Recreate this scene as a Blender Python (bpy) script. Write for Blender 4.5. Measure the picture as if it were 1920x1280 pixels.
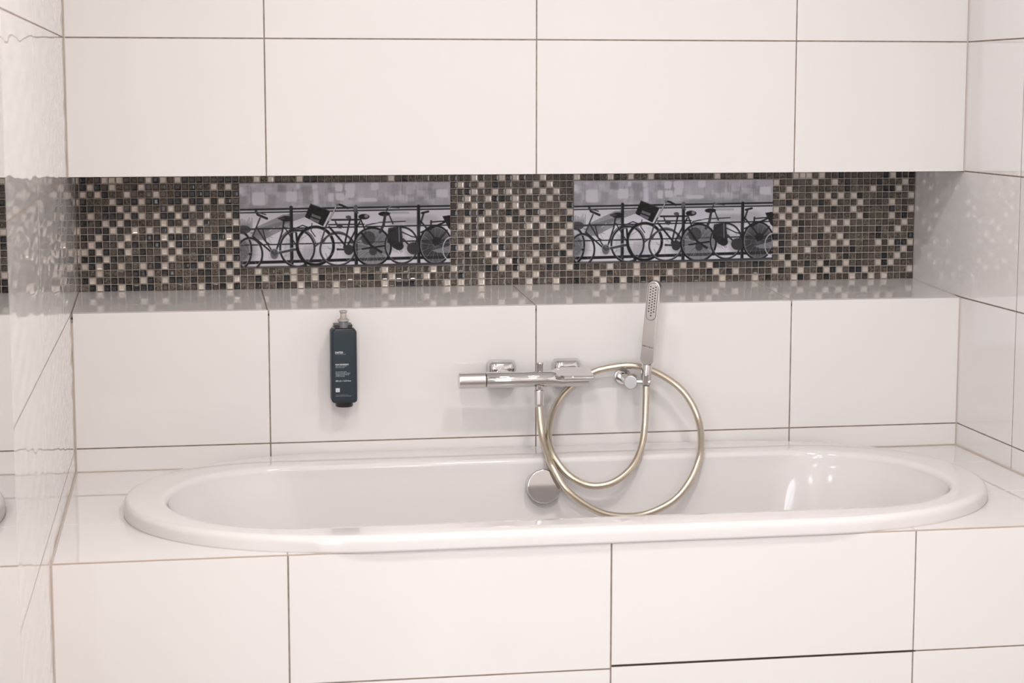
import bpy, bmesh, math, random
import numpy as np
from mathutils import Vector, Matrix

# ------------------------------------------------------------------ clear
for o in list(bpy.data.objects): bpy.data.objects.remove(o, do_unlink=True)
S = bpy.context.scene
COL = S.collection
rnd = random.Random(7)

# ------------------------------------------------------------------ camera
cd = bpy.data.cameras.new('camera'); cam = bpy.data.objects.new('camera', cd); COL.objects.link(cam)
YAW, PITCH, ROLL = 0.16849, 0.12833, 0.00033
CAM = Vector((0.24586, -4.25646, 1.39648))
_f = Vector((math.sin(YAW)*math.cos(PITCH), math.cos(YAW)*math.cos(PITCH), -math.sin(PITCH)))
_r = Vector((math.cos(YAW), -math.sin(YAW), 0)); _u = _r.cross(_f)
_r2 = _r*math.cos(ROLL)+_u*math.sin(ROLL); _u2 = -_r*math.sin(ROLL)+_u*math.cos(ROLL)
M = Matrix(((_r2.x, _u2.x, -_f.x), (_r2.y, _u2.y, -_f.y), (_r2.z, _u2.z, -_f.z))).to_4x4()
M.translation = CAM
cam.matrix_world = M
cd.sensor_width = 36; cd.sensor_fit = 'HORIZONTAL'; cd.lens = 3614.25/1920*36
cd.clip_start = 0.05
cd.dof.use_dof = True; cd.dof.focus_distance = 4.3; cd.dof.aperture_fstop = 9.0
S.camera = cam

# ------------------------------------------------------------------ world, exposure
w = bpy.data.worlds.new('world'); S.world = w; w.use_nodes = True
w.node_tree.nodes['Background'].inputs[0].default_value = (0.9, 0.93, 1, 1)
w.node_tree.nodes['Background'].inputs[1].default_value = 0.3
S.view_settings.view_transform = 'Standard'; S.view_settings.look = 'None'
S.view_settings.gamma = 1; S.view_settings.exposure = 0.0
S.view_settings.use_curve_mapping = False
S.cycles.max_bounces = 4; S.cycles.adaptive_threshold = .03; S.cycles.diffuse_bounces = 3; S.cycles.glossy_bounces = 3; S.cycles.transmission_bounces = 3
S.cycles.caustics_reflective = False; S.cycles.caustics_refractive = False
LAMP_STRENGTH = (62.0, 92.0, 112.0, 12.0, 12.0, 48.0)     # ceiling lamp diffusers; all beyond the bath pair are added fill
DOOR_STRENGTH = 7.6      # daylight in the door panes behind the camera, placed and raised to fill the niche

# ------------------------------------------------------------------ materials
def mat(name, col, rough=.5, metal=0., ior=1.5, spec=.5, coat=0., emit=0., emitcol=None):
    m = bpy.data.materials.new(name); m.use_nodes = True
    b = m.node_tree.nodes['Principled BSDF']
    b.inputs['Base Color'].default_value = (*col, 1); b.inputs['Roughness'].default_value = rough
    b.inputs['Metallic'].default_value = metal; b.inputs['IOR'].default_value = ior
    b.inputs['Specular IOR Level'].default_value = spec; b.inputs['Coat Weight'].default_value = coat
    if emit:
        b.inputs['Emission Color'].default_value = (*(emitcol or col), 1); b.inputs['Emission Strength'].default_value = emit
    return m
def nodes(m): return m.node_tree.nodes, m.node_tree.links, m.node_tree.nodes['Principled BSDF']
def add_bump(m, scale, dist, detail=1.0, strength=1.0):
    n, l, b = nodes(m)
    tc = n.new('ShaderNodeNewGeometry'); no = n.new('ShaderNodeTexNoise'); bu = n.new('ShaderNodeBump')
    no.inputs['Scale'].default_value = scale; no.inputs['Detail'].default_value = detail
    bu.inputs['Distance'].default_value = dist; bu.inputs['Strength'].default_value = strength
    l.new(tc.outputs['Position'], no.inputs['Vector']); l.new(no.outputs['Fac'], bu.inputs['Height'])
    l.new(bu.outputs['Normal'], b.inputs['Normal'])
    return no
def add_mottle(m, scale, c0, c1, detail=4, lo=.35, hi=.65):
    n, l, b = nodes(m)
    tc = n.new('ShaderNodeNewGeometry'); no = n.new('ShaderNodeTexNoise'); cr = n.new('ShaderNodeValToRGB')
    no.inputs['Scale'].default_value = scale; no.inputs['Detail'].default_value = detail
    cr.color_ramp.elements[0].position = lo; cr.color_ramp.elements[1].position = hi
    cr.color_ramp.elements[0].color = (*c0, 1); cr.color_ramp.elements[1].color = (*c1, 1)
    l.new(tc.outputs['Position'], no.inputs['Vector']); l.new(no.outputs['Fac'], cr.inputs['Fac'])
    l.new(cr.outputs['Color'], b.inputs['Base Color'])

TILE = (.835, .80, .785)
m_tile = mat('white_glazed_tile', TILE, .015); add_bump(m_tile, 6, .00005, 1)
m_tile_wavy = mat('white_wavy_glazed_tile', TILE, .03)
m_grout = mat('taupe_grout', (.30, .235, .19), .8); add_mottle(m_grout, 60, (.25, .195, .16), (.36, .285, .235))
m_grout_light = mat('beige_mosaic_grout', (.60, .52, .45), .75); add_mottle(m_grout_light, 120, (.54, .465, .40), (.66, .575, .50))
m_dark_gap = mat('open_joint_shadow_brown', (.05, .035, .025), .9)
m_edge = mat('light_edge_grout', (.50, .40, .33), .6)
m_silicone = mat('beige_silicone', (.55, .47, .41), .35)
m_tub = mat('white_acrylic', (.80, .765, .755), .07)
m_chrome = mat('chrome', (.68, .665, .66), .05, 1.0)
m_satin = mat('satin_chrome', (.70, .67, .655), .22, 1.0)
m_joint = mat('matt_chrome_joint', (.50, .485, .475), .35, 1.0)
m_hose = mat('champagne_metal_hose', (.66, .59, .48), .27, 1.0)
m_black = mat('black_plastic', (.012, .011, .012), .35)
m_bottle = mat('slate_blue_bottle', (.034, .046, .057), .5, spec=.2)
m_print = mat('white_print', (.62, .65, .67), .5)
m_printdim = mat('grey_print', (.30, .34, .37), .5)
m_darkprint = mat('dark_engraving', (.07, .055, .045), .5)
m_pump = mat('clear_beige_pump_plastic', (.70, .64, .57), .2)
m_pump.node_tree.nodes['Principled BSDF'].inputs['Transmission Weight'].default_value = .45
m_collar = mat('grey_collar_plastic', (.16, .165, .18), .3)
m_paint = mat('white_wall_paint', (.80, .76, .74), .6)
m_ceil = mat('white_ceiling_paint', (.86, .84, .82), .7)
m_floor = mat('grey_floor_tile', (.45, .42, .40), .35); add_mottle(m_floor, 5, (.52, .49, .465), (.60, .57, .545))
m_mirror = mat('mirror_glass', (.92, .92, .92), .0, 1.0)
m_mirredge = mat('polished_mirror_edge', (.72, .76, .73), .1)
m_lamps = [mat('lamp_diffuser', (1, 1, 1), .5, emit=e, emitcol=(1, .955, .925)) for e in LAMP_STRENGTH]
m_lampring = mat('lamp_ring', (.75, .75, .75), .3)
m_frost = mat('frosted_daylit_glass', (.8, .85, .95), .4, emit=DOOR_STRENGTH, emitcol=(.86, .93, 1.0))
m_doorframe = mat('white_door_frame', (.75, .74, .73), .4)
# mosaic pieces
m_mos = [mat('mosaic_black_glass', (.010, .010, .013), .06),
         mat('mosaic_brown_glass', (.060, .045, .037), .08),
         mat('mosaic_stone', (.09, .07, .055), .33),
         mat('mosaic_champagne_glass', (.66, .585, .52), .14, .12),
         mat('mosaic_grey_brown_glass', (.105, .083, .07), .1)]
add_mottle(m_mos[1], 260, (.035, .026, .022), (.085, .064, .052))
add_mottle(m_mos[2], 300, (.035, .027, .021), (.34, .27, .205), 5, .42, .78); add_bump(m_mos[2], 240, .0022, 3)
add_mottle(m_mos[4], 220, (.07, .056, .047), (.14, .11, .092))

# ------------------------------------------------------------------ helpers
def link(o): COL.objects.link(o); return o
def tag(o, label=None, cat=None, group=None, kind=None):
    if label: o['label'] = label
    if cat: o['category'] = cat
    if group: o['group'] = group
    if kind: o['kind'] = kind
    return o
def empty(name, loc, label=None, cat=None, group=None, kind=None):
    o = bpy.data.objects.new(name, None); o.empty_display_size = .05; o.location = loc
    return tag(link(o), label, cat, group, kind)
def build(name, bm, m, parent=None, smooth=False, local=False, origin=None):
    """one mesh object; the bmesh is in world coordinates unless local"""
    bmesh.ops.recalc_face_normals(bm, faces=bm.faces)
    if parent is not None and not local: bmesh.ops.translate(bm, verts=bm.verts, vec=-wloc(parent))
    elif origin is not None: bmesh.ops.translate(bm, verts=bm.verts, vec=-Vector(origin))
    me = bpy.data.meshes.new(name); bm.to_mesh(me); bm.free()
    for mm in (m if isinstance(m, (list, tuple)) else [m]): me.materials.append(mm)
    if smooth:
        me.shade_smooth()
        if smooth != 'all':
            try: me.set_sharp_from_angle(angle=math.radians(40))
            except Exception: pass
    o = bpy.data.objects.new(name, me); link(o)
    if parent is not None: o.parent = parent
    elif origin is not None: o.location = origin
    return o
def wloc(p):
    v = Vector((0, 0, 0))
    while p is not None: v = v + p.location; p = p.parent
    return v
def rbox(x0, x1, y0, y1, z0, z1, bev=.0, seg=2, bm=None):
    bm = bm or bmesh.new()
    r = bmesh.ops.create_cube(bm, size=1)
    for v in r['verts']:
        v.co = Vector(((x0+x1)/2+v.co.x*(x1-x0), (y0+y1)/2+v.co.y*(y1-y0), (z0+z1)/2+v.co.z*(z1-z0)))
    if bev: bmesh.ops.bevel(bm, geom=list({e for v in r['verts'] for e in v.link_edges}), offset=bev, segments=seg, profile=.5, affect='EDGES')
    return bm
def basis(d):
    d = Vector(d).normalized(); a = Vector((0, 0, 1)) if abs(d.z) < .9 else Vector((1, 0, 0))
    x = a.cross(d).normalized(); return x, d.cross(x), d
def lathe(p, d, prof, seg=32, bm=None):
    """profile [(distance along d, radius)] turned about the axis p + t d"""
    bm = bm or bmesh.new(); p = Vector(p); x, y, d = basis(d); rings = []
    for t, r in prof:
        if r <= 1e-6: rings.append([bm.verts.new(p+d*t)])
        else: rings.append([bm.verts.new(p+d*t+(x*math.cos(2*math.pi*i/seg)+y*math.sin(2*math.pi*i/seg))*r) for i in range(seg)])
    for a, b in zip(rings, rings[1:]):
        for i in range(seg):
            j = (i+1) % seg
            if len(a) == 1 and len(b) == 1: continue
            if len(a) == 1: bm.faces.new((a[0], b[i], b[j]))
            elif len(b) == 1: bm.faces.new((a[i], a[j], b[0]))
            else: bm.faces.new((a[i], a[j], b[j], b[i]))
    return bm
def rod(p0, p1, r, bev=.001, seg=32, bm=None):
    p0 = Vector(p0); p1 = Vector(p1); L = (p1-p0).length; c = bev
    return lathe(p0, p1-p0, [(0, 0), (0, (r-c)*.9), (0, (r-c)*.97), (0, r-c), (c*.3, r-c*.3), (c, r), (c*1.8, r), (L-c*1.8, r), (L-c, r), (L-c*.3, r-c*.3), (L, r-c), (L, (r-c)*.97), (L, (r-c)*.9), (L, 0)], seg, bm)
def spline(pts, n=8):
    P = [Vector(q) for q in pts]; out = []
    for i in range(len(P)-1):
        a = P[max(i-1, 0)]; b = P[i]; c = P[i+1]; d = P[min(i+2, len(P)-1)]
        for k in range(n):
            t = k/n
            out.append(.5*((2*b)+(c-a)*t+(2*a-5*b+4*c-d)*t*t+(3*b-a-3*c+d)*t**3))
    out.append(P[-1]); return out
def tube(path, r, seg=16, bm=None):
    bm = bm or bmesh.new(); path = [Vector(p) for p in path]; rings = []
    t0 = (path[1]-path[0]).normalized(); x, y, _ = basis(t0)
    for i, p in enumerate(path):
        t = (path[min(i+1, len(path)-1)]-path[max(i-1, 0)]).normalized()
        x = (x-t*x.dot(t)).normalized(); y = t.cross(x)
        rings.append([bm.verts.new(p+(x*math.cos(2*math.pi*k/seg)+y*math.sin(2*math.pi*k/seg))*r) for k in range(seg)])
    for a, b in zip(rings, rings[1:]):
        for k in range(seg): bm.faces.new((a[k], a[(k+1) % seg], b[(k+1) % seg], b[k]))
    bm.faces.new(rings[0][::-1]); bm.faces.new(rings[-1]); return bm
def stadium_ring(s, ax, b, cx, cy, z, nexp=2.0, n=160, fn=None):
    """straight sides of half length s, elliptic ends of half axes ax, b"""
    out = []
    for i in range(n):
        t = 2*math.pi*i/n; c, q = math.cos(t), math.sin(t)
        ex = math.copysign(abs(c)**(2/nexp), c); ey = math.copysign(abs(q)**(2/nexp), q)
        # spread points: straight part shares the parameter
        k = max(-1, min(1, c*1.6)); x = s*k + ax*math.copysign(max(0, abs(ex)), ex) * (1 if True else 0)
        out.append((x, ey*b))
    return out

# ------------------------------------------------------------------ measures (metres)
W = 2.03686
A = [0, .4250, 1.0251, 1.6251, W]            # joints of the back wall
Z = [1.5128, 1.2154, .9215, .6223, .57]      # joint heights: upper, niche soffit, ledge, lower strip, deck
YN = .308                                    # depth of the niche
ZN = .937                                    # ledge height at the mosaic (it slopes to the front)
YF = -.839                                   # front of the bath surround
ROOM_Y = -5.0; ROOM_X = -1.3; H = 2.52
G = .0015                                    # half joint
def tile_y(parent, x0, x1, z0, z1, y=0., t=.008, m=None, bev=.0007):
    return build('tile', rbox(x0+G, x1-G, y, y+t, z0+G, z1-G, bev, 2), m or m_tile, parent)
def tile_x(parent, y0, y1, z0, z1, x, t, m=None):
    return build('tile', rbox(min(x, x+t), max(x, x+t), y0+G, y1-G, z0+G, z1-G, .0007, 2), m or m_tile, parent)

# ------------------------------------------------------------------ room shell
tag(build('floor', rbox(ROOM_X, W, ROOM_Y, YF, -.1, 0), m_floor), 'grey tiled floor in front of the built-in bath', 'floor', kind='structure')
tag(build('ceiling', rbox(ROOM_X-.1, W+.1, ROOM_Y-.1, YN+.1, H, H+.1), m_ceil), 'flat white ceiling above the bathroom', 'ceiling', kind='structure')
tag(build('wall_rear', rbox(ROOM_X-.1, W+.1, ROOM_Y-.1, ROOM_Y, 0, H), m_paint), 'plain white wall at the far end of the room facing the bath', 'wall', kind='structure')
tag(build('wall_side', rbox(ROOM_X-.1, ROOM_X, ROOM_Y, -2.42, 0, H), m_paint), 'plain white side wall of the wider part of the room', 'wall', kind='structure')
tag(build('wall_return', rbox(ROOM_X, -.06, -2.42, -2.32, 0, H), m_paint), 'short white return wall beside the mirror', 'wall', kind='structure')

# back wall: grout bed with glazed tiles
wb = tag(build('wall_back', rbox(0, W, .0016, YN+.1, 0, Z[2]-.009, 0), m_grout), 'glossy white tiled wall behind the bath with taupe joints', 'wall', kind='structure')
for i in range(4):
    tile_y(wb, A[i] if i else .0012, A[i+1]-(.0012 if i == 3 else 0), Z[3], Z[2]+.0005)
    tile_y(wb, A[i] if i else .0012, A[i+1]-(.0012 if i == 3 else 0), Z[4]-.02, Z[3])
wu = tag(build('wall_upper', rbox(0, W, .0016, YN+.1, Z[1]+.0016, H, 0), m_grout), 'glossy white tiled bulkhead wall above the mosaic niche', 'wall', kind='structure')
zz = [Z[1]-G+.0005, Z[0], Z[0]+.2975, Z[0]+.595, Z[0]+.8925, H]
for k in range(5):
    for i in range(4):
        tile_y(wu, A[i] if i else .0012, A[i+1]-(.0012 if i == 3 else 0), zz[k], zz[k+1])
for i in range(4):
    build('soffit_tile', rbox(A[i]+G, A[i+1]-G, .0095, YN-.004, Z[1], Z[1]+.006, .0006, 1), m_tile, wu)

# ledge of the niche, sloping gently to the front
lg = tag(empty('trim_1', (0, 0, Z[2]-.009)), 'glossy white tiled ledge of the niche, sloping towards the bath', 'ledge', kind='structure')
def sloped(x0, x1, y0, y1, top, thick, bev):
    bm = rbox(x0, x1, y0, y1, -thick, 0, bev, 2)
    for v in bm.verts: v.co.z += top + (ZN-Z[2])*v.co.y/YN
    return bm
build('grout_bed', sloped(0, W, .0016, YN+.02, Z[2]-.0016, .012, 0), m_grout, lg)
AL = [0, .4222, 1.0235, 1.6245, W]
for i in range(4):
    build('tile', sloped(AL[i]+G, AL[i+1]-G, .0042, YN-.0035, Z[2], .008, .0007), m_tile, lg)
build('edge_trim', sloped(.001, W-.001, .0004, .0038, Z[2]-.0006, .004, .0004), mat('taupe_edge_profile', (.33, .275, .235), .35), lg)

# side walls
zl = [Z[4]-.57, .0252, .3237, Z[3], Z[2], Z[1], Z[0], Z[0]+.2975, Z[0]+.595, Z[0]+.8925, H]
wr = tag(build('wall_right', rbox(W+.0016, W+.1, ROOM_Y, YN+.1, 0, H), m_grout), 'glossy white tiled wall at the right end of the bath', 'wall', kind='structure')
yr = [YN-.001, -.308, -.91, -1.512, -2.114, -2.716]
for k in range(len(zl)-1):
    for j in range(len(yr)-1):
        tile_x(wr, yr[j+1], yr[j], zl[k], zl[k+1], W, .008)
    tile_x(wr, ROOM_Y, -2.716, zl[k], zl[k+1], W, .008)
for y in yr[1:5]: build('grout_joint', rbox(W+.0003, W+.004, y-G, y+G, 0, H), m_grout, wr)
wl = tag(build('wall_left', rbox(-.06, -.0025, -2.42, YN+.1, 0, H), m_grout), 'glossy white tiled wall at the left end, its wavy glaze mirroring the mosaic', 'wall', kind='structure')
yl = [YN-.001, -.25, -.862, -1.4745]
wrs = np.random.RandomState(11)
WAVES = [(ky, kz, p, am) for ky, kz, p, am in zip((14, -23, 30, -11, 25, -34, 6, 19), (88, 104, 71, 122, 131, 93, 58, 112), wrs.uniform(0, 6.28, 8), (1, .8, .8, .7, .6, .7, .9, .6))]
WAVE_HEIGHT = .00015
def wavy_tile(parent, y0, y1, z0, z1):
    """glazed tile whose face undulates by fractions of a millimetre"""
    ny = max(2, int((y1-y0)/.0075)); nz_ = max(2, int((z1-z0)/.005)); t = .008
    Yg, Zg = np.meshgrid(np.linspace(y0, y1, ny+1), np.linspace(z0, z1, nz_+1))
    hgt = sum(am*WAVE_HEIGHT*np.sin(ky*Yg+kz*Zg+p) for ky, kz, p, am in WAVES)
    edge = np.minimum(np.minimum(Yg-y0, y1-Yg), np.minimum(Zg-z0, z1-Zg)); e_ = np.clip(edge/.03, 0, 1); hgt = hgt*e_*e_*(3-2*e_)
    V = np.stack([hgt, Yg, Zg], -1).reshape(-1, 3)-np.array(wloc(parent)); idx = np.arange((ny+1)*(nz_+1)).reshape(nz_+1, ny+1)
    F = np.stack([idx[:-1, :-1], idx[:-1, 1:], idx[1:, 1:], idx[1:, :-1]], -1).reshape(-1, 4).tolist()
    b = len(V); rim = list(idx[0, :-1])+list(idx[:-1, -1])+list(idx[-1, :0:-1])+list(idx[:0:-1, 0])
    fr = V[rim].copy(); bk = V[rim].copy(); bk[:, 0] = -t; n = len(rim); V = np.vstack([V, fr, bk])
    ns = len(F)
    F += [(b+i, b+n+i, b+n+(i+1) % n, b+(i+1) % n) for i in range(n)]
    me = bpy.data.meshes.new('tile'); me.from_pydata(V.tolist(), [], F); me.materials.append(m_tile_wavy)
    me.polygons.foreach_set('use_smooth', [i < ns for i in range(len(F))])
    o = link(bpy.data.objects.new('tile', me)); o.parent = parent; return o
for k in range(len(zl)-1):
    for j in range(3):
        wavy_tile(wl, yl[j+1]+G, yl[j]-G, zl[k]+G, zl[k+1]-G)

for z in zl[1:-1]: build('grout_joint', rbox(-.004, -.0002, -1.4745, YN, z-G, z+G), m_grout, wl)
for y in yl[1:3]: build('grout_joint', rbox(-.004, -.0002, y-G, y+G, 0, H), m_grout, wl)
# mirror panel on the left wall, nearer than the tiles
mr = empty('wall_mirror', (0, -1.94, .02), 'tall frameless mirror panel on the left wall beside the white tiles', 'mirror')
build('mirror_glass', rbox(-.0014, .0004, -2.40, -1.4785, .02, 2.45), m_mirror, mr)
build('polished_edge', rbox(-.0014, .0004, -1.4785, -1.4750, .02, 2.45), m_mirredge, mr)

# ------------------------------------------------------------------ mosaic niche
PITCH_M = .01663; PITCH_Z = .0166667; TS = .0143; X0 = .3738-22*PITCH_M; ZB = .9866-3*PITCH_Z
wn = tag(build('wall_niche', rbox(.0, W, YN, YN+.08, ZN-.02, Z[1]+.02), m_grout_light), 'mosaic wall at the back of the niche, dark brown and champagne glass squares', 'wall', kind='structure')
LIGHT = {
 'L': ['3 4 5 9 11 13', '1 4 8 18 20', '0 2 6 10', '4 8 14 17 19', '5 7 12 15', '1 6 8 10 13 17 20', '3 5 11 14 16 21', '4 7 9 12 13 15', '2 6 11 17 20', '1 5 12 19 21',
       '0 2 6 11 13', '3 12 18 20', '0 2 5 8 11 16 19 21', '2 9 20', '1 8 11 21', '2 5 16 20'],
 'M': ['3 7 9 13', '1 4 12 14', '3 6 8 11 13 15', '2 5 9 14', '1 3 7 9 12 16', '5 10 13 17', '2 4 8 12 15', '1 6 11 13 17', '4 7 9 16', '2 5 12 15', '1 3 6 9 16', '5 7 12 17',
       '6 8 11 13 15', '0 7 10 17', '4 9 12', '1 4 11 15'],
 'R': ['3 4 5 7 18', '0 6 9 20', '2 15 19', '1 6 8 10 12 21', '3 9 13 18', '0 2 4 6 12 21', '1 3 7 13 18', '2 9 11 20', '0 3 8 19', '10', '0 3 6 9 11 16 18 21', '5 20', '1 3 9 19',
       '2 7 11 16 18', '0 4 8 10 14 21', '3 6 12 15 17'],
 'P1': {0: '2 4 8 21', 13: '2 7 10 16 20 27', 14: '3 7 10 21 26', 15: '8 13 20 29'},
 'P2': {0: '0 5 8 11 21 26', 13: '5 9 16 18 20', 14: '3 9 14 21 24', 15: '4 7 12 22 27'}}
def is_light(r, c):
    if c < 22: s = LIGHT['L'][r]; k = c
    elif c < 52: s = LIGHT['P1'].get(r, ''); k = c-22
    elif c < 70: s = LIGHT['M'][r]; k = c-52
    elif c < 100: s = LIGHT['P2'].get(r, ''); k = c-70
    else: s = LIGHT['R'][r]; k = c-100
    return str(k) in s.split()
def mosaic_verts(flat):
    h = TS/2; g = []
    for ins, y in ((0, 0), (0, -.0022), (.0009, -.0034), (.0030, -.0030 if not flat else -.0037), (.0046, -.0029 if not flat else -.0038)):
        a = h-ins; g += [(-a, y, -a), (a, y, -a), (a, y, a), (-a, y, a)]
    f = []
    for k in range(4):
        for i in range(4): j = (i+1) % 4; f.append((k*4+i, k*4+j, (k+1)*4+j, (k+1)*4+i))
    f.append((16, 17, 18, 19)); return g, f
MV = {fl: mosaic_verts(fl) for fl in (0, 1)}
MESH = {}
def mosaic_mesh(kind):
    if kind not in MESH:
        v, f = MV[1 if kind == 2 else 0]
        me = bpy.data.meshes.new('mosaic_square'); me.from_pydata(v, [], f); me.materials.append(m_mos[kind]); MESH[kind] = me
    return MESH[kind]
cells = []
for r in range(16):
    for c in range(122):
        pic = (22 <= c < 52 or 70 <= c < 100) and 1 <= r <= 12
        if pic: continue
        x = X0+(c+.5)*PITCH_M; z = ZB+(15-r+.5)*PITCH_Z
        if x+TS/2 > W+.0004: continue
        if is_light(r, c): k = 3
        else: k = rnd.choices([0, 1, 2, 4], [44, 20, 28, 8] if c < 22 else [16, 34, 30, 20])[0]
        cells.append((( Vector((x, YN, z))-CAM).length, x, z, k, (rnd.uniform(-.035, .035), rnd.choice((0, 0, math.pi)), rnd.uniform(-.035, .035))))
cells.sort()
slivers = [(ZB+(15-r+.5)*PITCH_Z, rnd.choice((0, 1, 2, 4, 3))) for r in range(16)]
for d, x, z, k, e in cells[:300]:
    o = bpy.data.objects.new('mosaic_tile', mosaic_mesh(k)); o.location = (x, YN-.0001, z); o.rotation_euler = e; o.parent = wn; link(o)
vs, fs, mi = [], [], []
from mathutils import Euler
for d, x, z, k, e in cells[300:]:
    R3 = Euler(e).to_matrix(); v, f = MV[1 if k == 2 else 0]; b = len(vs)
    vs += [tuple(R3 @ Vector(q) + Vector((x, YN-.0001, z))) for q in v]
    fs += [tuple(b+i for i in q) for q in f]; mi += [k]*len(f)
for z, k in slivers:
    v, f = MV[1 if k == 2 else 0]; b = len(vs)
    vs += [(.0036+q[0]*.36, YN-.0001+q[1], z+q[2]) for q in v]; fs += [tuple(b+i for i in q) for q in f]; mi += [k]*len(f)
me = bpy.data.meshes.new('mosaic_field'); me.from_pydata(vs, [], fs)
for q in m_mos: me.materials.append(q)
me.polygons.foreach_set('material_index', mi)
o = bpy.data.objects.new('mosaic_field', me); o.parent = wn; o['kind'] = 'stuff'; link(o)

# ------------------------------------------------------------------ bicycle print (flat decor tile), painted as vertex colours
GW, GH = 560, 224
class Canvas:
    """a monochrome print drawn in its own coordinates: 1767 wide, 705 high, y down"""
    def __init__(s):
        s.X, s.Y = np.meshgrid((np.arange(GW)+.5)/GW*1767, (np.arange(GH)+.5)/GH*705); s.a = np.zeros((GH, GW)); s.aa = 1767/GW*.6
    def put(s, m, v, al=1.): m = np.clip(m, 0, 1)*al; s.a = s.a*(1-m)+v*m
    def cov(s, d): return np.clip(.5-d/(2*s.aa), 0, 1)
    def line(s, x0, y0, x1, y1, wd, v, al=1.):
        px, py = s.X-x0, s.Y-y0; dx, dy = x1-x0, y1-y0; t = np.clip((px*dx+py*dy)/(dx*dx+dy*dy+1e-9), 0, 1)
        s.put(s.cov(np.hypot(px-t*dx, py-t*dy)-wd/2), v, al)
    def poly(s, pts, wd, v, al=1.):
        for a, b in zip(pts, pts[1:]): s.line(*a, *b, wd*(1.3 if v < .25 else 1), v*(.75 if v < .25 else 1), al)
    def ring(s, cx, cy, rx, ry, wd, v, al=1., a0=None, a1=None):
        q = np.hypot((s.X-cx)/rx, (s.Y-cy)/ry); d = np.abs(q-1)*(rx+ry)/2-wd/2; m = s.cov(d)
        if a0 is not None:
            an = np.degrees(np.arctan2(s.Y-cy, s.X-cx)) % 360; m = m*(((an-a0) % 360) < (a1-a0))
        s.put(m, v, al)
    def disc(s, cx, cy, rx, ry, v, al=1., soft=0):
        q = np.hypot((s.X-cx)/rx, (s.Y-cy)/ry)
        s.put(np.clip((1-q)/soft, 0, 1) if soft else s.cov((q-1)*min(rx, ry)), v, al)
    def fill(s, pts, v, al=1.):
        d = None; ins = np.zeros(s.a.shape, bool); n = len(pts)
        for i in range(n):
            (x0, y0), (x1, y1) = pts[i], pts[(i+1) % n]
            c = ((y0 > s.Y) != (y1 > s.Y)) & (s.X < (x1-x0)*(s.Y-y0)/((y1-y0) or 1e-9)+x0); ins ^= c
        s.put(ins.astype(float), v, al)
    def soft_rect(s, x0, x1, y0, y1, v, al=.7, e=14):
        m = np.clip((s.X-x0)/e+.5, 0, 1)*np.clip((x1-s.X)/e+.5, 0, 1)*np.clip((s.Y-y0)/e+.5, 0, 1)*np.clip((y1-s.Y)/e+.5, 0, 1); s.put(m, v, al)
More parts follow.
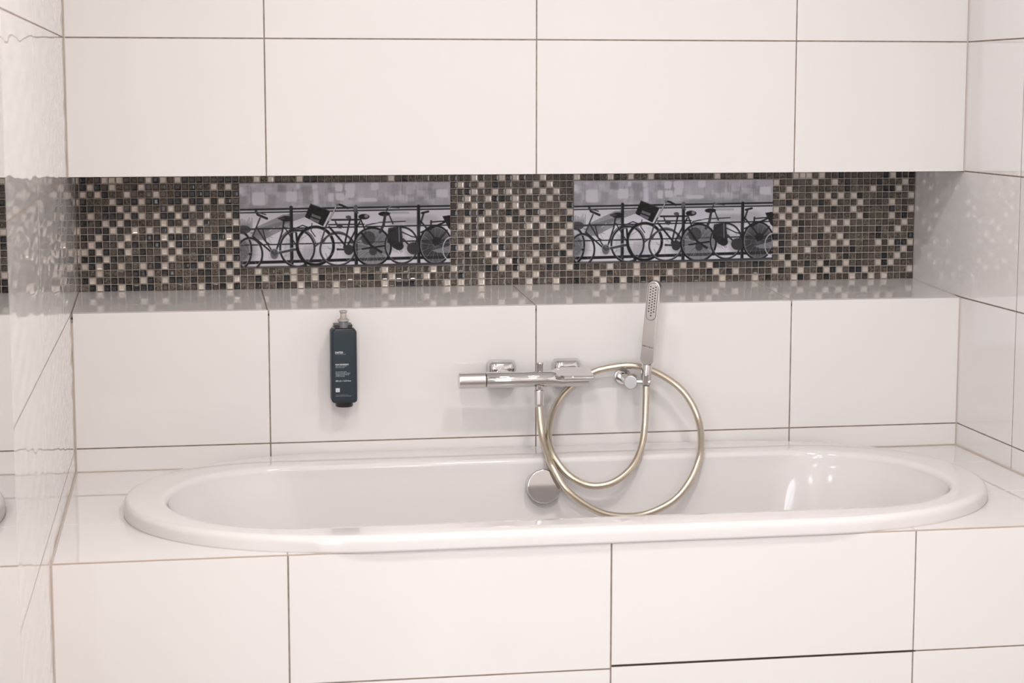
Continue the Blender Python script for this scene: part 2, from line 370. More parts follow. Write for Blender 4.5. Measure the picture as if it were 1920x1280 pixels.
def paint_bicycles():
    c = Canvas(); rs = np.random.RandomState(3)
    c.a[:] = .44 - .07*np.clip((c.Y-120)/120, 0, 1)
    # far bank: blurred facades
    for i in range(120):
        x = rs.uniform(-20, 1780); y = rs.uniform(-10, 170); c.soft_rect(x, x+rs.uniform(20, 90), y, y+rs.uniform(20, 90), rs.choice([.26, .33, .40, .5, .56]), .30, 12)
    for x in range(0, 1767, 23):
        if rs.rand() < .5: c.soft_rect(x, x+rs.uniform(6, 12), rs.uniform(0, 60), rs.uniform(90, 170), rs.choice([.22, .28, .5]), .35, 6)
    for (x0, x1, y0, y1, v) in [(115, 205, 85, 180, .66), (395, 470, 80, 150, .66), (615, 650, 70, 180, .58), (805, 850, 22, 65, .78), (885, 918, 20, 62, .82), (925, 955, 20, 62, .78), (810, 862, 98, 140, .78), (745, 775, 95, 150, .66),
            (890, 950, 80, 120, .7), (1105, 1128, 15, 55, .72), (1132, 1152, 15, 55, .72), (1000, 1140, 140, 156, .72), (1655, 1740, 70, 120, .66), (0, 25, 40, 80, .66), (480, 495, 15, 45, .66), (610, 640, 20, 50, .66), (520, 600, 30, 90, .33),
            (320, 350, 15, 70, .28), (350, 385, 20, 75, .30), (530, 580, 90, 170, .34), (1270, 1330, 20, 110, .36), (0, 60, 110, 180, .33), (240, 300, 100, 180, .36), (1600, 1640, 90, 140, .33)]:
        c.soft_rect(x0-4, x1+4, y0-4, y1+4, v, .75, 20)
    c.soft_rect(950, 1600, 165, 215, .26, .5, 40); c.soft_rect(-20, 260, 190, 212, .30, .5, 20)
    # quay and water between the rails
    c.soft_rect(-40, 1800, 236, 720, .60, .93, 6)
    for i in range(60):
        x = rs.uniform(-20, 1780); y = rs.uniform(245, 640); c.soft_rect(x, x+rs.uniform(30, 120), y, y+rs.uniform(15, 60), rs.choice([.45, .52, .66, .70]), .35, 16)
    c.fill([(60, 400), (360, 262), (560, 250), (545, 285), (330, 360), (130, 440)], .25, .75); c.fill([(120, 385), (420, 300), (420, 360), (200, 470), (100, 480)], .22, .7)
    c.soft_rect(1240, 1420, 246, 268, .3, .6, 12); c.soft_rect(1390, 1500, 300, 420, .36, .5, 30); c.soft_rect(0, 100, 330, 400, .27, .6, 30)
    for k in range(9): c.line(6+k*12, 300+rs.uniform(-15, 15), 4+k*12, 370, 5, .16, .8)
    c.soft_rect(1530, 1767, 490, 620, .12, .8, 20); c.soft_rect(520, 620, 520, 640, .36, .5, 30); c.soft_rect(230, 330, 560, 640, .3, .4, 20)
    c.soft_rect(-20, 1790, 690, 720, .2, .8, 6)
    for (x, y, rx, ry, v, al) in [(40, 560, 130, 170, .2, .7), (170, 420, 120, 70, .22, .6), (430, 560, 130, 150, .33, .5), (600, 610, 140, 110, .36, .5), (940, 560, 120, 150, .28, .6), (1110, 520, 190, 190, .2, .75), (1300, 470, 110, 140, .18, .7), (1440, 560, 100, 120, .25, .6),
            (1640, 530, 170, 180, .15, .8), (1330, 330, 200, 60, .3, .5), (1580, 330, 160, 90, .3, .5), (850, 330, 140, 60, .42, .4)]: c.disc(x, y, rx, ry, v, al, .6)
    for i in range(70):
        x = rs.uniform(0, 1767); y = rs.uniform(380, 640); c.line(x, y, x+rs.uniform(-50, 50), y+rs.uniform(-40, 60), rs.uniform(3, 7), rs.choice([.12, .2, .3, .75]), .55)
    K = .045
    # railing
    for y0, y1, wd in ((220, 204, 15), (246, 230, 11), (382, 366, 12), (516, 494, 11), (664, 636, 26)): c.line(-10, y0, 1780, y1, wd, K)
    c.line(-10, 233, 1780, 217, 6, .5, .6)
    for x in (427, 967, 1497): c.line(x, 205, x, 690, 29, K); c.line(x-9, 215, x-9, 680, 4, .22, .6)
    def wheel(cx, cy, rx, ry, wd, v, sp=0, al=1., hub=10, hi=.42):
        for k in range(sp):
            t = math.pi*2*k/sp+.1; c.line(cx, cy, cx+rx*math.cos(t), cy+ry*math.sin(t), 2.6, .42 if k % 2 else .2, .55)
        wd *= 1.35; v *= .7; c.ring(cx, cy, rx, ry, wd, v, al); c.ring(cx, cy, rx-wd*.42, ry-wd*.42, 4, hi, .75); c.disc(cx, cy, hub, hub, v)
    # left bicycles
    wheel(0, 555, 92, 150, 16, .06, 16); c.disc(30, 385, 60, 35, .1, .9); c.disc(10, 560, 62, 90, .12, .5)
    wheel(78, 590, 104, 132, 15, .08, 8)
    wheel(474, 548, 142, 152, 14, .07, 10)
    c.ring(474, 548, 158, 168, 9, .1, .9, 185, 345)
    c.poly([(106, 440), (168, 290)], 10, .13); c.poly([(104, 440), (285, 600)], 11, .08); c.poly([(140, 370), (200, 470), (280, 590)], 9, .1); c.poly([(366, 320), (352, 400), (290, 590)], 11, .09)
    c.poly([(280, 590), (480, 552)], 16, .16); c.poly([(285, 578), (500, 530)], 6, .5, .7); c.poly([(370, 370), (480, 545)], 8, .08); c.disc(282, 592, 34, 46, .14, .8); c.ring(282, 592, 34, 44, 6, .4, .7)
    c.poly([(135, 232), (150, 262), (225, 295)], 16, .1); c.poly([(140, 240), (215, 262)], 9, .2); c.disc(385, 298, 52, 24, .05); c.disc(345, 296, 30, 11, .12); c.poly([(410, 400), (520, 355), (560, 370), (570, 395)], 8, .1); c.poly([(420, 420), (570, 380)], 5, .12)
    c.poly([(190, 390), (215, 490), (245, 510)], 8, .1)
    # crate bicycle
    wheel(625, 528, 152, 158, 19, .04, 6, hi=.3); c.poly([(466, 420), (480, 560), (545, 690)], 14, .06)
    wheel(812, 560, 146, 134, 13, .12, 8)
    c.ring(812, 560, 130, 145, 16, .12, .9, 200, 340)
    c.poly([(812, 185), (716, 365), (672, 500), (625, 528)], 11, .16); c.poly([(805, 195), (740, 320)], 6, .62, .9); c.poly([(742, 370), (905, 562)], 13, .07); c.poly([(765, 312), (1005, 312)], 12, .07); c.poly([(740, 352), (1035, 352)], 10, .09)
    c.poly([(920, 300), (865, 545)], 12, .07); c.poly([(1010, 315), (1050, 420), (905, 575)], 10, .08); c.poly([(1000, 330), (880, 560)], 11, .06); c.poly([(812, 560), (940, 565)], 12, .09); c.disc(905, 565, 40, 44, .09)
    c.poly([(810, 180), (850, 190), (900, 215)], 13, .07); c.disc(812, 178, 12, 9, .3); c.disc(1035, 288, 48, 24, .05); c.disc(1055, 283, 16, 14, .38, .7); c.poly([(960, 200), (950, 240), (985, 255)], 10, .2); c.disc(965, 215, 18, 22, .2)
    c.disc(905, 290, 24, 14, .16); c.poly([(790, 310), (800, 340), (840, 380)], 9, .12); c.disc(830, 365, 26, 20, .1)
    c.fill([(588, 176), (755, 240), (692, 366), (539, 285)], .035)
    for rr in range(2):
        for k in range(8): x = 605+k*9.5-rr*14; y = 262+k*3.6+rr*30; c.line(x, y, x-7, y+16, 4, .42)
    c.poly([(755, 240), (692, 366)], 5, .3, .6); c.poly([(588, 176), (755, 240)], 5, .16)
    c.poly([(600, 340), (590, 400), (625, 450)], 7, .1); c.disc(665, 415, 22, 12, .45, .7)
    # middle bicycle
    c.disc(1105, 543, 150, 152, .16, .55)
    wheel(1105, 543, 155, 158, 15, .05, 40, hi=.36)
    for k in range(16):
        t = rs.uniform(0, 6.28); c.line(1105, 543, 1105+140*math.cos(t), 543+140*math.sin(t), 3.5, rs.choice([.5, .62, .12]), .55)
    c.disc(1070, 470, 60, 60, .08, .7); c.poly([(1010, 420), (1090, 530), (1180, 590)], 15, .07); c.poly([(1020, 560), (1200, 535)], 12, .06); c.disc(1110, 580, 34, 34, .08, .8)
    c.poly([(1050, 360), (1170, 338), (1385, 330)], 8, .12); c.poly([(1050, 350), (1100, 340), (1240, 345)], 5, .45, .7)
    c.disc(1207, 266, 50, 20, .04); c.poly([(1215, 275), (1200, 360), (1170, 420)], 18, .12); c.poly([(1250, 280), (1280, 350)], 9, .1); c.poly([(1228, 240), (1240, 205), (1330, 215)], 11, .12); c.poly([(1235, 215), (1290, 190)], 7, .3, .8)
    wheel(1352, 533, 138, 152, 13, .09, 8)
    c.fill([(1240, 385), (1350, 370), (1365, 520), (1290, 560), (1230, 500)], .06, .93); c.poly([(1330, 380), (1335, 560)], 9, .3, .7); c.disc(1330, 540, 40, 34, .06)
    c.poly([(1190, 400), (1300, 550)], 10, .08); c.poly([(1365, 480), (1470, 590)], 12, .12); c.disc(1455, 560, 58, 52, .1)
    c.poly([(1355, 420), (1440, 460), (1500, 470)], 8, .1)
    # right bicycle
    c.disc(1640, 533, 130, 155, .07, .72)
    wheel(1640, 533, 134, 158, 15, .07, 26, hi=.45)
    c.poly([(1542, 262), (1520, 330), (1490, 430)], 13, .12); c.poly([(1515, 330), (1655, 500)], 11, .08); c.poly([(1520, 425), (1735, 335)], 12, .06); c.poly([(1500, 440), (1470, 520)], 10, .1); c.poly([(1600, 340), (1740, 330)], 9, .06); c.poly([(1605, 330), (1600, 400)], 12, .08)
    c.fill([(1700, 290), (1780, 280), (1780, 420), (1750, 390)], .05); c.poly([(1525, 262), (1580, 250)], 14, .07); c.poly([(1740, 410), (1640, 530)], 10, .1); c.disc(1650, 500, 40, 34, .06)
    c.ring(1775, 570, 72, 100, 9, .5, .85, 90, 270); c.fill([(1610, 580), (1767, 540), (1767, 600), (1660, 600)], .42, .5)
    c.line(-10, 712, 1780, 690, 20, .12)
    c.a += rs.normal(0, .012, c.a.shape)
    return np.clip(c.a, .02, .95)
def decor_mesh():
    a = paint_bicycles()
    wd, ht, t = .4975, .1985, .006
    X, Zz = np.meshgrid(np.linspace(-wd/2, wd/2, GW+1), np.linspace(ht/2, -ht/2, GH+1))
    front = np.stack([X, np.full_like(X, -t), Zz], -1).reshape(-1, 3)
    idx = np.arange((GW+1)*(GH+1)).reshape(GH+1, GW+1)
    q = np.stack([idx[:-1, :-1], idx[1:, :-1], idx[1:, 1:], idx[:-1, 1:]], -1).reshape(-1, 4)
    nb = len(front); hx, hz = wd/2, ht/2
    back = np.array([(-hx, 0, hz), (hx, 0, hz), (hx, 0, -hz), (-hx, 0, -hz), (-hx, -t, hz), (hx, -t, hz), (hx, -t, -hz), (-hx, -t, -hz)])
    side = np.array([(0, 1, 5, 4), (1, 2, 6, 5), (2, 3, 7, 6), (3, 0, 4, 7)])+nb
    V = np.vstack([front, back]); F = np.vstack([q, side])
    me = bpy.data.meshes.new('bicycle_print'); me.from_pydata(V.tolist(), [], F.tolist())
    at = me.color_attributes.new('print', 'FLOAT_COLOR', 'POINT')
    pad = np.pad(a, ((0, 1), (0, 1)), 'edge'); lin = np.minimum(.88, 2.5*pad.reshape(-1)**1.65)
    col = np.zeros((len(V), 4)); col[:, 3] = 1
    tint = np.array([.93, .90, 1.0])
    col[:nb, :3] = lin[:, None]*tint[None, :]*.95; col[nb:, :3] = .3
    at.data.foreach_set('color', col.reshape(-1).astype(np.float32))
    m = mat('bicycle_print_glaze', (.5, .5, .5), .11, spec=.22)
    n, l, b = nodes(m); an = n.new('ShaderNodeAttribute'); an.attribute_name = 'print'; l.new(an.outputs['Color'], b.inputs['Base Color'])
    me.materials.append(m); return me
dm = decor_mesh()
for xc, lab in ((.3738+15*PITCH_M, 'black and white bicycle photo tile in the mosaic, above the soap bottle'),
                (.3738+63*PITCH_M, 'black and white bicycle photo tile in the mosaic, above the hand shower')):
    o = link(bpy.data.objects.new('picture_tile', dm)); o.location = (xc, YN, 1.0866)
    tag(o, lab, 'picture tile', 'bicycle picture tiles set in the niche')

# ------------------------------------------------------------------ bath surround: deck and apron
CX, CY = 1.003, -.4250
def outline(s, ax, b, nexp, n=200):
    """even points round a shape with straight sides (half length s) and rounded ends"""
    pts = []
    q = n//4
    m1 = q//2
    for k in range(m1): pts.append((s*k/m1, b))                       # centre of the far side to the end arc
    for k in range(q-m1+1):
        t = math.pi/2*(1-k/(q-m1)); c, d = max(0, math.cos(t)), max(0, math.sin(t))
        pts.append((s+ax*c**(2/nexp), b*d**(2/nexp)))
    quarter = pts
    full = quarter + [(x, -y) for x, y in quarter[-2::-1]] + [(-x, -y) for x, y in quarter[1:]] + [(-x, y) for x, y in quarter[-2:0:-1]]
    return full
dk = tag(empty('trim_2', (0, YF, Z[4]-.02)), 'glossy white tiled deck around the bathtub rim', 'bath surround', kind='structure')
def cutter():
    bm = bmesh.new(); a = outline(.41, .448, .405, 2.15); t = [bm.verts.new((CX+x, CY+y, .8)) for x, y in a]; b = [bm.verts.new((CX+x, CY+y, .3)) for x, y in a]
    n = len(a)
    for i in range(n): bm.faces.new((t[i], t[(i+1) % n], b[(i+1) % n], b[i]))
    bm.faces.new(t); bm.faces.new(b[::-1])
    return build('cutter', bm, m_tile)
cut = cutter()
def carve(o):
    md = o.modifiers.new('b', 'BOOLEAN'); md.operation = 'DIFFERENCE'; md.object = cut; md.solver = 'EXACT'
    dg = bpy.context.evaluated_depsgraph_get(); me = bpy.data.meshes.new_from_object(o.evaluated_get(dg)); o.modifiers.clear()
    old = o.data; o.data = me; bpy.data.meshes.remove(old)
    if len(me.polygons) == 0: bpy.data.objects.remove(o)
carve(build('deck_bed', rbox(0, W, YF+.002, .0016, Z[4]-.02, Z[4]-.0013), m_grout, dk))
XF = [0, .4174, 1.0147, 1.609, W]; YD = [YF, -.522, -.210, 0]
for i in range(4):
    for j in range(3):
        y0, y1 = YD[j]+(G if j else .0042), YD[j+1]-G
        carve(build('tile', rbox(XF[i]+.0007, XF[i+1]-.0007, y0, y1-.0003+G*.4, Z[4]-.008, Z[4], .0005, 1), m_tile, dk))
bpy.data.objects.remove(cut)
wa = tag(build('wall_apron', rbox(0, W, YF+.0016, YF+.03, 0, Z[4]-.011), m_grout), 'glossy white tiled front panel of the built-in bath', 'wall', kind='structure')
ZJ = [.3262, .3278, .3325, .3330]                   # the lower joint is not quite level
for i in range(4):
    d = .0012 if i == 0 else 0; e = .0012 if i == 3 else 0
    low = .0016 if i == 2 else 0
    build('tile', rbox(XF[i]+G+d, XF[i+1]-G-e, YF-(.0012 if i == 2 else 0), YF+.008, ZJ[i]+G+low, Z[4]-.0022, .0007, 2), m_tile, wa)
    build('tile', rbox(XF[i]+G+d, XF[i+1]-G-e, YF, YF+.008, .0252+G, ZJ[i]-G, .0007, 2), m_tile, wa)
    build('tile', rbox(XF[i]+G+d, XF[i+1]-G-e, YF, YF+.008, .001, .0252-G, .0005, 1), m_tile, wa)
build('open_joint', rbox(XF[2]+G, XF[3]+.006, YF+.0010, YF+.0015, ZJ[2]-.0012, ZJ[2]+.0026), m_dark_gap, wa)
build('edge_trim', rbox(.001, W-.001, YF+.0003, YF+.0040, Z[4]-.0024, Z[4]+.0001, .0003, 1), m_edge, wa)
# silicone beads in the corners
build('silicone_joint', tube([(.0012, YF+.0012, z) for z in (0, .3, Z[4])], .0024, 8), m_silicone, wl)
build('silicone_joint', tube([(W-.0012, YF+.0012, z) for z in (0, .3, Z[4])], .0022, 8), m_silicone, wr)
build('silicone_joint', tube([(.0015, .0015, z) for z in (Z[4], .75, .9)], .0024, 8), m_silicone, wl)
build('silicone_joint', tube([(.0015, .0015, z) for z in (Z[1], 1.6, H)], .0022, 8), m_silicone, wl)
build('silicone_joint', tube([(.0015, y, Z[4]+.001) for y in (0, -.4, YF)], .0024, 8), m_silicone, wl)
build('silicone_joint', tube([(W-.0015, y, Z[4]+.001) for y in (0, -.4, YF)], .0022, 8), m_silicone, wr)
build('silicone_joint', tube([(x, .0008, Z[4]+.001) for x in (0, 1, W)], .0022, 8), m_silicone, wb)
build('silicone_joint', tube([(W-.0008, .0012, z) for z in (Z[4], .75, Z[2])], .0018, 8), m_silicone, wr)
build('silicone_joint', tube([(W-.0008, .0012, z) for z in (Z[1], 1.6, H)], .0018, 8), m_silicone, wr)

# ------------------------------------------------------------------ bathtub
tub = empty('bathtub', (CX, CY, .12), 'white oval built-in bathtub with a wide rounded rim', 'bathtub')
bm = bmesh.new(); N = 240
def smooth01(t): t = max(0, min(1, t)); return t*t*(3-2*t)
def ring(s, ax, b, nexp, cx, cy, z, crease=0.):
    out = []
    for x, y in outline(s, ax, b, nexp, N):
        if crease: y += math.copysign(crease*smooth01((.60-abs(x))/.07), y) if abs(y) > .05 else 0
        out.append(bm.verts.new((cx+x, min(cy+y, -.0012), z)))
    return out
ICX, ICY = 1.005, -.4475
RIM = .6005
levels = [ring(.41, .470, .412, 2.15, CX, CY, .569), ring(.41, .4775, .4205, 2.15, CX, CY, .5695), ring(.41, .478, .421, 2.15, CX, CY, .5735)]
levels += [ring(.41, .4775, .4208, 2.15, CX, CY, .586)]
for k in range(1, 7):                                   # rounded outer edge
    t = math.pi/2*k/6; r0 = .0135
    levels.append(ring(.41, .4775-r0*(1-math.cos(t)), .4208-r0*(1-math.cos(t)), 2.15, CX, CY, RIM-r0+r0*math.sin(t)))
levels.append(ring(.46, .385, .358, 2.1, (CX+ICX)/2, (CY+ICY)/2-.001, RIM-.0006))
levels.append(ring(.54, .283, .322, 2.0, ICX, ICY, RIM-.0012))
for k in range(1, 8):                                   # rounded inner edge
    t = math.pi/2*k/7; r0 = .016
    levels.append(ring(.55, .267-r0*math.sin(t)*.9, .306-r0*math.sin(t)*.9, 2.0, ICX, ICY, RIM-.0014-r0*(1-math.cos(t)), .004*k/7))
for z, sx, sy, cr in ((.56, .012, .006, .007), (.52, .028, .014, .010), (.47, .045, .026, .012), (.40, .072, .042, .012), (.30, .115, .065, .010), (.22, .155, .085, .006), (.175, .185, .105, .0)):
    levels.append(ring(.55-sx*.6, .2525-sx*.4, .2915-sy, 2.0, ICX, ICY, z, cr))
levels.append(ring(.38, .20, .15, 2.0, ICX, ICY, .150)); levels.append(ring(.30, .12, .09, 2.0, ICX, ICY, .147))
for a, b in zip(levels, levels[1:]):
    n = len(a)
    for i in range(n): bm.faces.new((a[i], a[(i+1) % n], b[(i+1) % n], b[i]))
bm.faces.new(levels[-1])
bmesh.ops.remove_doubles(bm, verts=bm.verts, dist=1e-6)
build('shell', bm, m_tub, tub, smooth='all')
kp = Vector((1.0105, -.158, .5385)); kd = Vector((-.02, -1, .150)).normalized()
kn = build('overflow_knob', lathe(kp, kd, [(-.01, .034), (.008, .0345), (.010, .0372), (.013, .0378), (.024, .0378), (.0262, .0372), (.0272, .0358), (.0275, .0350), (.0275, .0343), (.0275, .0335), (.0275, 0)], 64), m_chrome, tub, smooth=True)
kn['label'] = 'round chrome overflow knob'
build('waste_plug', lathe((1.005, -.4475, .146), (0, 0, 1), [(0, .03), (.005, .03), (.007, .026), (.008, 0)], 40), m_chrome, tub, smooth=True)

# ------------------------------------------------------------------ bath mixer
mx = empty('bath_mixer', (.985, 0, .766), 'chrome wall-mounted thermostatic bath mixer above the rim', 'tap')
MY, MZ, MR = -.085, .7655, .0176
bmx = bmesh.new(); lathe((.8965, MY, MZ), (1, 0, 0), [(0, 0), (0, .0150), (.0006, .0166), (.002, MR), (.146, MR), (.152, MR*.985), (.162, MR*.90), (.172, MR*.84), (.212, MR*.80), (.226, MR*.78), (.2305, MR*.72), (.2325, MR*.55), (.2325, 0)], 48, bmx)
for v in bmx.verts: v.co.z -= .0042*smooth01((v.co.x-1.040)/.03)
build('body', bmx, m_chrome, mx, smooth=True)
h = build('temperature_handle', rod((.836, MY, MZ), (.8952, MY, MZ), .0178, .0012, 48), m_satin, mx, smooth=True)
build('handle_seam', rod((.8945, MY, MZ), (.8972, MY, MZ), .0155, .0003, 40), m_black, h, smooth=True)
# lever: a flat blade growing out of the right half of the body
bm = bmesh.new()
sec = [(1.047, -.014, .0040), (1.052, -.004, .0075), (1.062, .006, .0100), (1.0655, .010, .0100), (1.090, .010, .0095), (1.122, .010, .0092), (1.1318, .0095, .0088), (1.1338, .008, .007)]
rings = []
tilt = math.radians(11)
for x, fw, th in sec:
    y0, y1 = -.060, -.1120-fw*1.5; cr = .0035; ring_ = []
    for (cy_, cz_, a0) in ((y0-cr, th/2-cr*.8, 0), (y1+cr, th/2-cr*.8, 90), (y1+cr, -th/2+cr*.8, 180), (y0-cr, -th/2+cr*.8, 270)):
        for k in range(5):
            t = math.radians(a0+90*k/4); yy = cy_+cr*math.cos(t); zz2 = cz_+cr*.8*math.sin(t)
            dy = yy-MY; ring_.append(bm.verts.new((x, MY+dy*math.cos(tilt)-zz2*math.sin(tilt)*0, MZ+(.0128 if x > 1.06 else .0090)+zz2+dy*math.sin(tilt))))
    rings.append(ring_)
for a, b in zip(rings, rings[1:]):
    for i in range(20): bm.faces.new((a[i], a[(i+1) % 20], b[(i+1) % 20], b[i]))
bm.faces.new(rings[0]); bm.faces.new(rings[-1])
build('flow_lever', bm, m_chrome, mx, smooth=True)
build('diverter_knob', lathe((1.0192, MY+.004, .778), (0, 0, 1), [(0, 0), (0, .0064), (.018, .0064), (.0195, .0074), (.0225, .0076), (.0240, .0070), (.0242, 0)], 32), m_chrome, mx, smooth=True)
out = build('hose_outlet', lathe((1.0165, -.0905, .752), (0, 0, -1), [(0, 0), (0, .0078), (.010, .0078), (.0112, .0070), (.0122, .0070), (.0122, 0)], 32), m_chrome, mx, smooth=True)
for xc in (.944, 1.0935):
    bm = bmesh.new(); rings = []
    for y, a, rr in ((0, .0320, .010), (-.006, .0322, .010), (-.014, .0312, .011), (-.021, .0285, .012), (-.0255, .0245, .0125), (-.0268, .0200, .012)):
        rg = []
        for (sx, sz, a0) in ((1, 1, 0), (-1, 1, 90), (-1, -1, 180), (1, -1, 270)):
            for k in range(7):
                t = math.radians(a0+90*k/6); rg.append(bm.verts.new((xc+sx*(a-rr)+rr*math.cos(t), y, .7668+sz*(a-rr)+rr*math.sin(t))))
        rings.append(rg)
    for a, b in zip(rings, rings[1:]):
        n = len(a)
        for i in range(n): bm.faces.new((a[i], a[(i+1) % n], b[(i+1) % n], b[i]))
    bm.faces.new(rings[-1]); bm.faces.new(rings[0])
    fl = build('wall_flange', bm, m_chrome, mx, smooth=True)
    build('union_nut', lathe((xc, -.026, .7668), (0, -1, 0), [(0, .0155), (.004, .0160), (.022, .0160), (.026, .0130), (.045, .0120)], 32), m_chrome, fl, smooth=True)

# ------------------------------------------------------------------ hose
HP = [(1.0160,-0.0905,0.7046),(1.0161,-0.0940,0.6915),(1.0170,-0.1050,0.6630),(1.0181,-0.1250,0.6353),(1.0221,-0.1550,0.6096),(1.0278,-0.1880,0.5848),(1.0517,-0.2120,0.5425),(1.0874,-0.2170,0.5105),(1.1340,-0.2160,0.4850),(1.1865,-0.2120,0.4751),(1.2391,-0.2080,0.4794),(1.2966,-0.2020,0.5047),(1.3353,-0.1940,0.5447),(1.3615,-0.1760,0.5920),(1.3764,-0.1350,0.6311),(1.3786,-0.1000,0.6676),(1.3649,-0.0750,0.7066),(1.3398,-0.0600,0.7379),(1.2979,-0.0500,0.7656),(1.2599,-0.0450,0.7798),(1.2252,-0.0400,0.7842),(1.1813,-0.0320,0.7780),(1.1483,-0.0280,0.7673),(1.0994,-0.0300,0.7370),(1.0634,-0.0450,0.7001),(1.0400,-0.0850,0.6601),(1.0306,-0.1350,0.6271),(1.0400,-0.1680,0.5960),(1.0647,-0.1860,0.5658),(1.1001,-0.1960,0.5459),(1.1363,-0.2000,0.5431),(1.1742,-0.1960,0.5553),(1.2118,-0.1780,0.5828),(1.2363,-0.1500,0.6188),(1.2499,-0.1220,0.6604),(1.2572,-0.1000,0.7086),(1.2592,-0.0930,0.7440)]
hs = empty('shower_hose', HP[9], 'champagne metal shower hose looped between mixer and holder', 'shower hose')
build('hose_tube', tube(spline(HP, 10), .0078, 20), m_hose, hs, smooth='all')
build('coupling_nut', lathe((1.0162, -.0905, .7405), (0, 0, -1), [(0, .006), (0, .0108), (.001, .0113), (.030, .0108), (.0345, .0102), (.0360, .0092), (.036, 0)], 10), m_satin, hs)

# ------------------------------------------------------------------ hand shower holder
hl = empty('shower_holder', (1.225, 0, .754), 'chrome wall bracket with swivel joint cradling the hand shower', 'shower holder')
build('wall_flange', rod((1.2248, 0, .7545), (1.2248, -.012, .7545), .0195, .0016, 40), m_chrome, hl, smooth=True)
build('arm', rod((1.2248, -.010, .7545), (1.2256, -.072, .7525), .0115, .001, 32), m_chrome, hl, smooth=True)
jd = Vector((-.34, -.93, -.04)).normalized(); jc = Vector((1.2259, -.085, .7530))
build('swivel_joint', rod(jc-jd*.022, jc+jd*.006, .0156, .0014, 40), m_joint, hl, smooth=True)
build('cross_pin', rod((1.2270, -.082, .7545), (1.2690, -.0955, .7535), .0092, .0012, 32), m_chrome, hl, smooth=True)
ax0 = Vector((1.2572, -.0935, .7480)); ax1 = Vector((1.2608, -.0925, .7925)); axd = (ax1-ax0).normalized()
build('cradle', lathe(ax0, axd, [(0, .0075), (0, .0098), (.001, .0104), (.043, .0112), (.0445, .0108), (.0445, .0085), (.04, .0080)], 40), m_chrome, hl, smooth=True)

# ------------------------------------------------------------------ hand shower
hb = Vector((1.2610, -.0920, .7890)); ht = Vector((1.2722, -.1150, .9835)); L = (ht-hb).length
az = (ht-hb).normalized(); nrm = Vector((-math.sin(math.radians(27)), -math.cos(math.radians(27)), 0)); nrm = (nrm-az*nrm.dot(az)).normalized()
axx = (-nrm).cross(az).normalized()           # local x to the right, local y into the wall, local z along the handle
hd = empty('hand_shower', hb, 'slim chrome stick hand shower standing upright in the wall holder', 'hand shower')
R3 = Matrix((axx, -nrm, az)).transposed(); hd.matrix_world = Matrix.Translation(hb) @ R3.to_4x4()
def slab(w_top, w_bot, z0, z1, y0, y1, rnd_=.002, n=14, cap_top=True, cap_bot=True):
    """upright stadium bar with rounded front and back edges"""
    bm = bmesh.new(); rings = []
    for y, ins in ((y0, rnd_*1.6+.0004), (y0, rnd_+.0002), (y0, rnd_), (y0+rnd_*.3, rnd_*.3), (y0+rnd_, 0), (y1-rnd_, 0), (y1-rnd_*.3, rnd_*.3), (y1, rnd_), (y1, rnd_+.0002), (y1, rnd_*1.6+.0004)):
        rg = []; a = w_top/2-ins; b = w_bot/2-ins
        for k in range(n+1): t = math.pi*k/n; rg.append(bm.verts.new((a*math.cos(t), y, z1-w_top/2+a*math.sin(t))))
        for k in range(n+1): t = math.pi+math.pi*k/n; rg.append(bm.verts.new((b*math.cos(t), y, z0+w_bot/2+b*math.sin(t))))
        rings.append(rg)
    for a, b in zip(rings, rings[1:]):
        m_ = len(a)
        for i in range(m_): bm.faces.new((a[i], a[(i+1) % m_], b[(i+1) % m_], b[i]))
    bm.faces.new(rings[0]); bm.faces.new(rings[-1]); return bm
build('handle_body', slab(.0290, .0300, .004, L, -.010, .008), m_satin, hd, smooth=True, local=True)
sp = build('spray_plate', slab(.0212, .0212, L-.088, L-.0035, -.0112, -.006, .0006), m_satin, hd, smooth=True, local=True)
sp['label'] = 'oval spray plate with rows of dark nozzles'
build('plate_seam', slab(.0228, .0228, L-.0888, L-.0027, -.0104, -.007, .0003), m_black, hd, smooth=True, local=True)
nz = lathe((0, 0, 0), (0, -1, 0), [(0, .0016), (.0005, .0016), (.0008, .0010), (.0008, 0)], 8); nzm = None
k = 0
for row in range(11):
    for cx_ in (-.0058, 0, .0058):
        zc = L-.0125-row*.0062-(.0031 if cx_ == 0 else 0)
        if row == 10 and cx_ != 0: continue
        if nzm is None:
            o = build('nozzle', nz, m_black, sp, local=True); nzm = o.data
        else:
            o = link(bpy.data.objects.new('nozzle', nzm)); o.parent = sp
        o.location = (cx_, -.0110, zc)
build('back_slot', slab(.012, .012, L-.030, L-.004, .0075, .0100, .0005), m_black, hd, local=True)
build('swivel_neck', lathe((0, .0005, -.006), (0, 0, 1), [(0, .0085), (.003, .0095), (.006, .0078), (.016, .0085), (.017, 0)], 28), m_black, hd, smooth=True, local=True)
def text_mesh(name, s, size, m, parent, loc, width=None, bold=0., rot=None):
    cu = bpy.data.curves.new(name, 'FONT'); cu.body = s; cu.size = size; cu.offset = bold; cu.extrude = .00008; cu.resolution_u = 2
    t = bpy.data.objects.new(name, cu); link(t)
    dg = bpy.context.evaluated_depsgraph_get(); me = bpy.data.meshes.new_from_object(t.evaluated_get(dg)); bpy.data.objects.remove(t)
    co = np.array([v.co for v in me.vertices]); k = (width/(co[:, 0].max()-co[:, 0].min())) if width else 1
    for v in me.vertices: v.co = Vector((v.co.x*k, -v.co.z, v.co.y))
    me.materials.clear(); me.materials.append(m)
    o = link(bpy.data.objects.new(name, me)); o.parent = parent; o.location = loc
    if rot: o.rotation_euler = rot
    return o
text_mesh('engraved_lettering', 'Villeroy', .0042, m_darkprint, hd, (-.0128, -.01008, .0468), .0135, .0001)
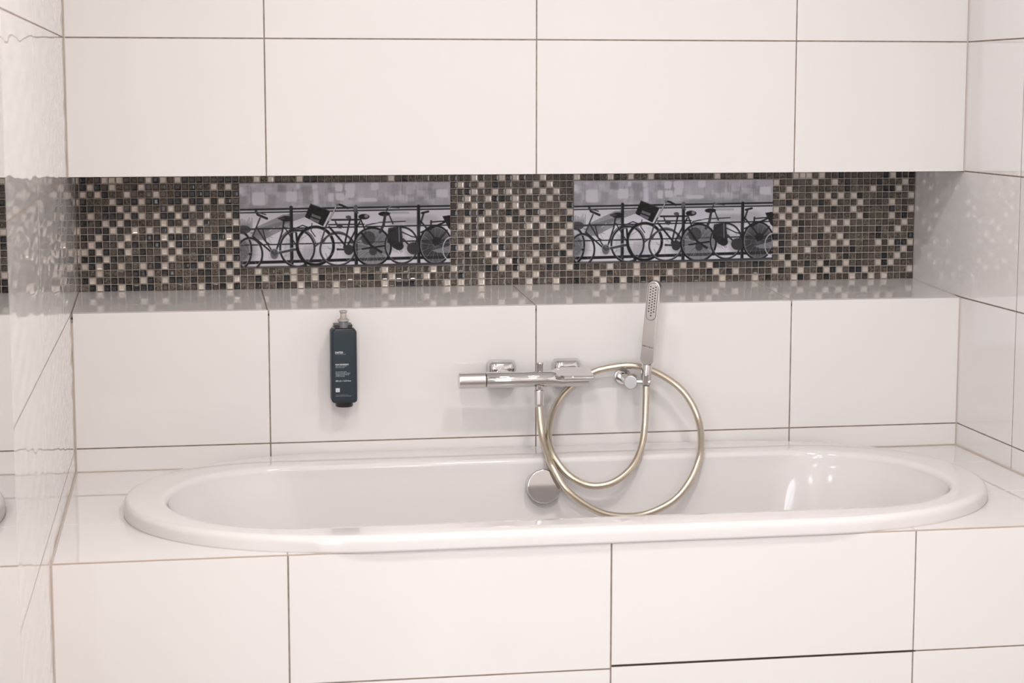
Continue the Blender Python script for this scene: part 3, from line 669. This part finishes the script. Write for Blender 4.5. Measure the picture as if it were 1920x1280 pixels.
text_mesh('engraved_lettering', 'Boch', .0042, m_darkprint, hd, (.0018, -.01008, .0455), .0100, .0001, (0, .12, 0))

# ------------------------------------------------------------------ soap bottle and its bracket
bk = empty('bottle_bracket', (.5862, 0, .885), 'black clip bracket on the tiles gripping the soap bottle neck', 'bracket')
bm = rbox(.5665, .6060, -.006, .0, .730, .885, .002, 2); build('back_plate', bm, m_black, bk)
bm = bmesh.new()
prof = [(-.0205, .0115), (.0205, .0115), (.0185, .0055), (.0150, .0), (-.0150, 0), (-.0190, .0060)]
f0 = [bm.verts.new((.5860+x, -.0500, .8790+z)) for x, z in prof]; f1 = [bm.verts.new((.5860+x, -.004, .8790+z)) for x, z in prof]
for i in range(6): bm.faces.new((f0[i], f0[(i+1) % 6], f1[(i+1) % 6], f1[i]))
bm.faces.new(f0); bm.faces.new(f1[::-1]); bmesh.ops.bevel(bm, geom=bm.edges[:], offset=.0012, segments=2, affect='EDGES')
build('clip', bm, mat('dark_grey_clip', (.018, .017, .018), .35), bk, smooth=True)
sb = empty('soap_bottle', (.5862, -.036, .707), 'dark slate-blue pump soap bottle with white lettering hung on the wall', 'soap bottle')
bm = rbox(.5578, .6142, -.062, -.010, .7180, .8815, .0075, 4); build('body', bm, m_bottle, sb, smooth=True)
build('base_cap', lathe((.5868, -.036, .720), (0, 0, -1), [(0, .0195), (.010, .0195), (.0122, .0185), (.0128, .0165), (.0128, 0)], 40), m_black, sb, smooth=True)
build('shoulder', rbox(.5640, .6080, -.060, -.016, .8720, .8840, .004, 3), m_black, sb, smooth=True)
build('pump_collar', lathe((.5862, -.0445, .8825), (0, 0, 1), [(0, .0108), (.0155, .0106), (.0165, .0098), (.0165, 0)], 32), m_collar, sb, smooth=True)
pm = build('pump_head', lathe((.5862, -.0445, .8985), (0, 0, 1), [(0, .0128), (.0035, .0128), (.0050, .0095), (.0080, .0070), (.0175, .0066), (.0190, .0080), (.0215, .0086), (.0232, .0080), (.0236, 0)], 32), m_pump, sb, smooth=True)
FY = -.0622 - .036*-1 - 0     # local y of the bottle front
FY = -.0622 + .036
def btxt(s, size, x, z, wd, m=None, bold=0.): return text_mesh('lettering', s, size, m or m_print, sb, (x-.5862, FY, z-.707), wd, bold)
btxt('DANTISH', .0062, .5658, .8290, .0172, None, .00022)
btxt('HAIR AND TREATMENT', .0024, .5660, .8262, .0238, m_printdim)
btxt('POUR TENDREMENTS', .0042, .5662, .8030, .0290, None, .00018)
btxt('HAIR & BODY CLEANSER', .0026, .5663, .7998, .0245, m_printdim, .00005); btxt('AND CONDITIONER', .0026, .5663, .7971, .0205, m_printdim, .00005)
for i, (s, wd) in enumerate((('GEL DOUCHE CORPS', .0245), ('SAVON LIQUIDE, CORPS', .0325), ('CREME & CHEVEUX', .0300), ('CORPS ENTIER', .0205))):
    btxt(s, .0028, .5663, .7872-.0032*i, wd, m_printdim, .0001)
btxt('480 ml \u212e 16.23 fl.oz', .0042, .5662, .7668, .0340, None, .00008)
btxt('MADE WITH CARE IN EUROPE', .0016, .5663, .7368, .0270, m_printdim); btxt('RECYCLE THE EMPTY BOTTLE PACKAGING', .0018, .5663, .7340, .0340, m_printdim, .00006)
em = build('emblem', rbox(.5664, .5752, -.06245, -.0618, .7434, .7522), m_print, sb)
build('emblem_mark', rbox(.5690, .5722, -.06255, -.0624, .7456, .7462), m_bottle, em)
build('emblem_mark', rbox(.5694, .5712, -.06255, -.0624, .7480, .7486), m_bottle, em)

# ------------------------------------------------------------------ bath ceiling lamps, added fill lamps in the room, the daylit door behind the camera
for i, (x, y) in enumerate(((.40, -1.5), (1.20, -1.5), (.2, -3.1), (1.2, -3.1), (-.3, -4.55), (1.2, -4.55))):
    e = empty('ceiling_light', (x, y, H), ['round white ceiling lamp above the left half of the bath', 'round white ceiling lamp above the right half of the bath', 'added round white fill lamp on the ceiling by the mirror', 'added round white fill lamp over the middle of the room, right side',
        'added round white fill lamp near the glazed door', 'added round white fill lamp brightening the plain far wall, right of the glazed door'][i], 'ceiling lamp', 'round ceiling lamps')
    q = .72 if i < 2 else 1.0
    build('housing_ring', lathe((x, y, H), (0, 0, -1), [(0, .19*q), (.03, .19*q), (.034, .185*q), (.034, .17*q), (.02, .168*q)], 40), m_lampring, e, smooth=True)
    build('diffuser', lathe((x, y, H-.026), (0, 0, -1), [(0, .168*q), (.004, .166*q), (.008, .12*q), (.010, 0)], 40), m_lamps[i], e, smooth=True)
dr = tag(empty('door_1', (-.63, ROOM_Y, 0)), 'white door with tall frosted daylit panes behind the camera', 'door', kind='structure')
for x0, x1 in ((-1.20, -1.13), (-.66, -.60), (-.13, -.06)): build('stile', rbox(x0, x1, ROOM_Y, ROOM_Y+.04, 0, 2.1, .003, 1), m_doorframe, dr)
for z0, z1 in ((0, .12), (2.03, 2.10)): build('rail', rbox(-1.20, -.06, ROOM_Y, ROOM_Y+.045, z0, z1, .003, 1), m_doorframe, dr)
for x0, x1 in ((-1.13, -.66), (-.60, -.13)): build('pane', rbox(x0, x1, ROOM_Y, ROOM_Y+.015, .12, 2.03), m_frost, dr)
